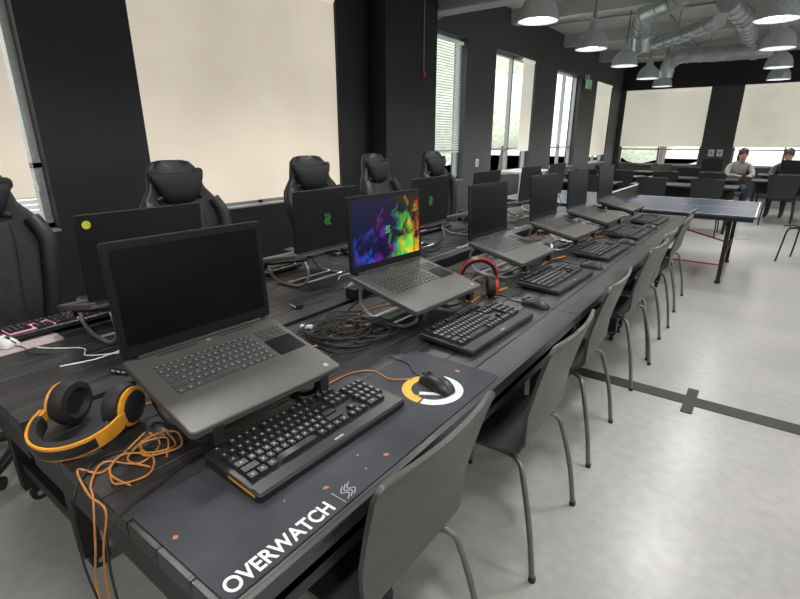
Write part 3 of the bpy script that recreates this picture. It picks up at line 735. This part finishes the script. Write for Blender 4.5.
# ------------------------------------------------------------------ people
def skin(name,verts,edges,radii,m,par,sub=2):
    me=bpy.data.meshes.new(name); me.from_pydata(verts,edges,[]); me.materials.append(m)
    o=bpy.data.objects.new(name,me); COL.objects.link(o); o.parent=par
    sk=o.modifiers.new('skin','SKIN'); sk.use_smooth_shade=True
    sv=me.skin_vertices[0].data
    for i,r in enumerate(radii):
        rr=r if isinstance(r,tuple) else (r,r); sv[i].radius=rr; sv[i].use_root=(i==0)
    ss=o.modifiers.new('sub','SUBSURF'); ss.levels=sub; ss.render_levels=sub
    return o
def person(loc,rz,mshirt,lean=.22,hairlong=True):
    root=bpy.data.objects.new('seated_person',None); COL.objects.link(root); root.location=loc; root.rotation_euler=(0,0,rad(rz))
    L=lean
    v=[(0,0,.55),(0,.03,.68),(0,.03+L*.4,.82),(0,.03+L*.7,.95),(0,.05+L*.85,1.04),(0,.07+L,1.10)]
    e=[(0,1),(1,2),(2,3),(3,4),(4,5)]; r=[(.16,.12),(.14,.105),(.15,.11),(.155,.10),(.07,.06),(.05,.05)]
    sh=(.05+L*.78,.985)
    for s_ in(-1,1):
        i=len(v); v+=[(s_*.13,sh[0]-.01,sh[1]),(s_*.19,sh[0],sh[1]-.03),(s_*.23,sh[0]+.10,.84),(s_*.22,sh[0]+.17,.79),(s_*.15,sh[0]+.30,.795),(s_*.11,sh[0]+.38,.80)]
        e+=[(3,i),(i,i+1),(i+1,i+2),(i+2,i+3),(i+3,i+4),(i+4,i+5)]; r+=[.075,.062,.05,.045,.038,.03]
    skin('torso_and_arms',v,e,r,mshirt,root)
    v=[(0,0,.54)]; e=[]; r=[(.15,.11)]
    for s_ in(-1,1):
        i=len(v); v+=[(s_*.09,.02,.53),(s_*.11,.24,.54),(s_*.12,.45,.52),(s_*.12,.46,.30),(s_*.12,.44,.10),(s_*.12,.48,.05),(s_*.125,.60,.035)]
        e+=[(0,i)]+[(i+k,i+k+1) for k in range(6)]; r+=[.09,.082,.062,.055,.04,.04,.03]
    skin('legs',v,e,r,m_jean,root)
    hd=B(); c=Vector((0,.10+L,1.21))
    hd.T=Matrix.Translation(c)@RX(-25)
    rings=[]
    for z,w,f,bk in[(-.13,.03,.05,.0),(-.115,.045,.085,.02),(-.08,.06,.095,.05),(-.04,.070,.097,.085),(0,.075,.093,.10),(.04,.076,.092,.102),(.08,.068,.075,.09),(.105,.045,.045,.06),(.115,.015,.015,.02)]:
        rings.append([(w*math.cos(2*math.pi*k/20),(f if math.sin(2*math.pi*k/20)>0 else bk)*math.sin(2*math.pi*k/20),z) for k in range(20)])
    hd.loft(rings,m_skin)
    hd.ell((0,.105,-.025),(.013,.018,.022),m_skin); hd.ell((0,.09,-.068),(.024,.008,.007),m_red)
    for s_ in(-1,1):
        hd.ell((s_*.030,.087,.003),(.013,.008,.008),m_white); hd.ell((s_*.030,.094,.003),(.006,.003,.006),m_hair)
        hd.box((s_*.030,.092,.024),(.03,.006,.006),m_hair); hd.ell((s_*.077,0,-.01),(.010,.02,.03),m_skin)
    hd.tube([(0,-.01,-.09),(0,-.04,-.18)],[.05,.055],m_skin,n=14)
    hd.done('head',parent=root)
    hr_=B(); hr_.T=Matrix.Translation(c)@RX(-25)
    hr_.ell((0,-.018,.035),(.090,.108,.095),m_hair)
    if hairlong:
        hr_.loft([[( .088*math.cos(a)*k,-.05+ .062*math.sin(a)*k,z) for a in[2*math.pi*q/16 for q in range(16)]] for z,k in((.05,1),(-.03,1.02),(-.10,.98),(-.17,.85),(-.21,.5))],m_hair)
    hr_.done('hair',parent=root)
    for s_ in(-1,1):
        h=B(); hx,hy_,hz=s_*.10,sh[0]+.42,.80
        h.ell((hx,hy_,hz),(.036,.045,.013),m_skin,e=.75)
        for k,l in enumerate((.062,.072,.068,.052)):
            fx=hx+(k-1.5)*.018*-s_
            h.tube([(fx,hy_+.035,hz),(fx,hy_+.035+l*.5,hz+.008),(fx,hy_+.035+l,hz-.010)],[.009,.007],m_skin,n=8,sm=3)
        h.tube([(hx-s_*.028,hy_-.01,hz),(hx-s_*.055,hy_+.02,hz),(hx-s_*.062,hy_+.05,hz-.006)],[.011,.008],m_skin,n=8,sm=3)
        h.done('hand_l' if s_<0 else 'hand_r',parent=root)
    return root
person((-.62,12.85,0),195,m_shirt,.20)
person((.25,12.85,0),170,m_shirt2,.16,False)
for x in(-.62,.25): put(bgc,'chair',(x,12.72,0),90)
for x in(.28,-1.0): laptop('laptop',(x,12.0,.755),180,m_scr,small=.8,lift=.06)

# ------------------------------------------------------------------ outdoors
b=B(); b.box((-30,8,-.3),(50,90,.2),m_grass); b.box((0,46,-.3),(60,58,.2),m_grass); b.box((30,8,-.3),(49,90,.2),m_grass); b.done('ground_outside')
def tree(x,y,s_):
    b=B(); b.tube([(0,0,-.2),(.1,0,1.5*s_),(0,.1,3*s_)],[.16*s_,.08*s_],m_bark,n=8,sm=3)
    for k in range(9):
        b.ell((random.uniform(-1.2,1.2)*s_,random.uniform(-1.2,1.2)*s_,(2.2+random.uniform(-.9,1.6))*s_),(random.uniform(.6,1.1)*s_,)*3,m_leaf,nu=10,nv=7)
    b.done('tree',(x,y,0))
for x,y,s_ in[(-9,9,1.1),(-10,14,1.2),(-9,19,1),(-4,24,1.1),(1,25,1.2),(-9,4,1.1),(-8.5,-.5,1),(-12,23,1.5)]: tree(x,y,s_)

# ------------------------------------------------------------------ world, camera
w=bpy.data.worlds.new('world'); sc.world=w; w.use_nodes=True
bg=w.node_tree.nodes['Background']
N=w.node_tree.nodes.new; tc=N('ShaderNodeTexCoord'); sp=N('ShaderNodeSeparateXYZ'); r=N('ShaderNodeValToRGB')
w.node_tree.links.new(tc.outputs['Generated'],sp.inputs[0]); w.node_tree.links.new(sp.outputs['Z'],r.inputs['Fac'])
r.color_ramp.elements[0].color=(1,1,.98,1); r.color_ramp.elements[1].color=(.75,.86,1,1)
w.node_tree.links.new(r.outputs['Color'],bg.inputs['Color']); bg.inputs['Strength'].default_value=2.4
sc.view_settings.view_transform='Standard'
sc.view_settings.exposure=.22
F=484.
pitch=math.atan(160/484); yaw=math.atan(380/509.8)
cam=bpy.data.cameras.new('camera'); co=bpy.data.objects.new('camera',cam); COL.objects.link(co)
cam.sensor_width=36; cam.lens=F/800*36; cam.clip_start=.03; cam.clip_end=200
co.location=(0,0,1.5); co.rotation_euler=(math.pi/2-pitch,0,yaw)
sc.camera=co
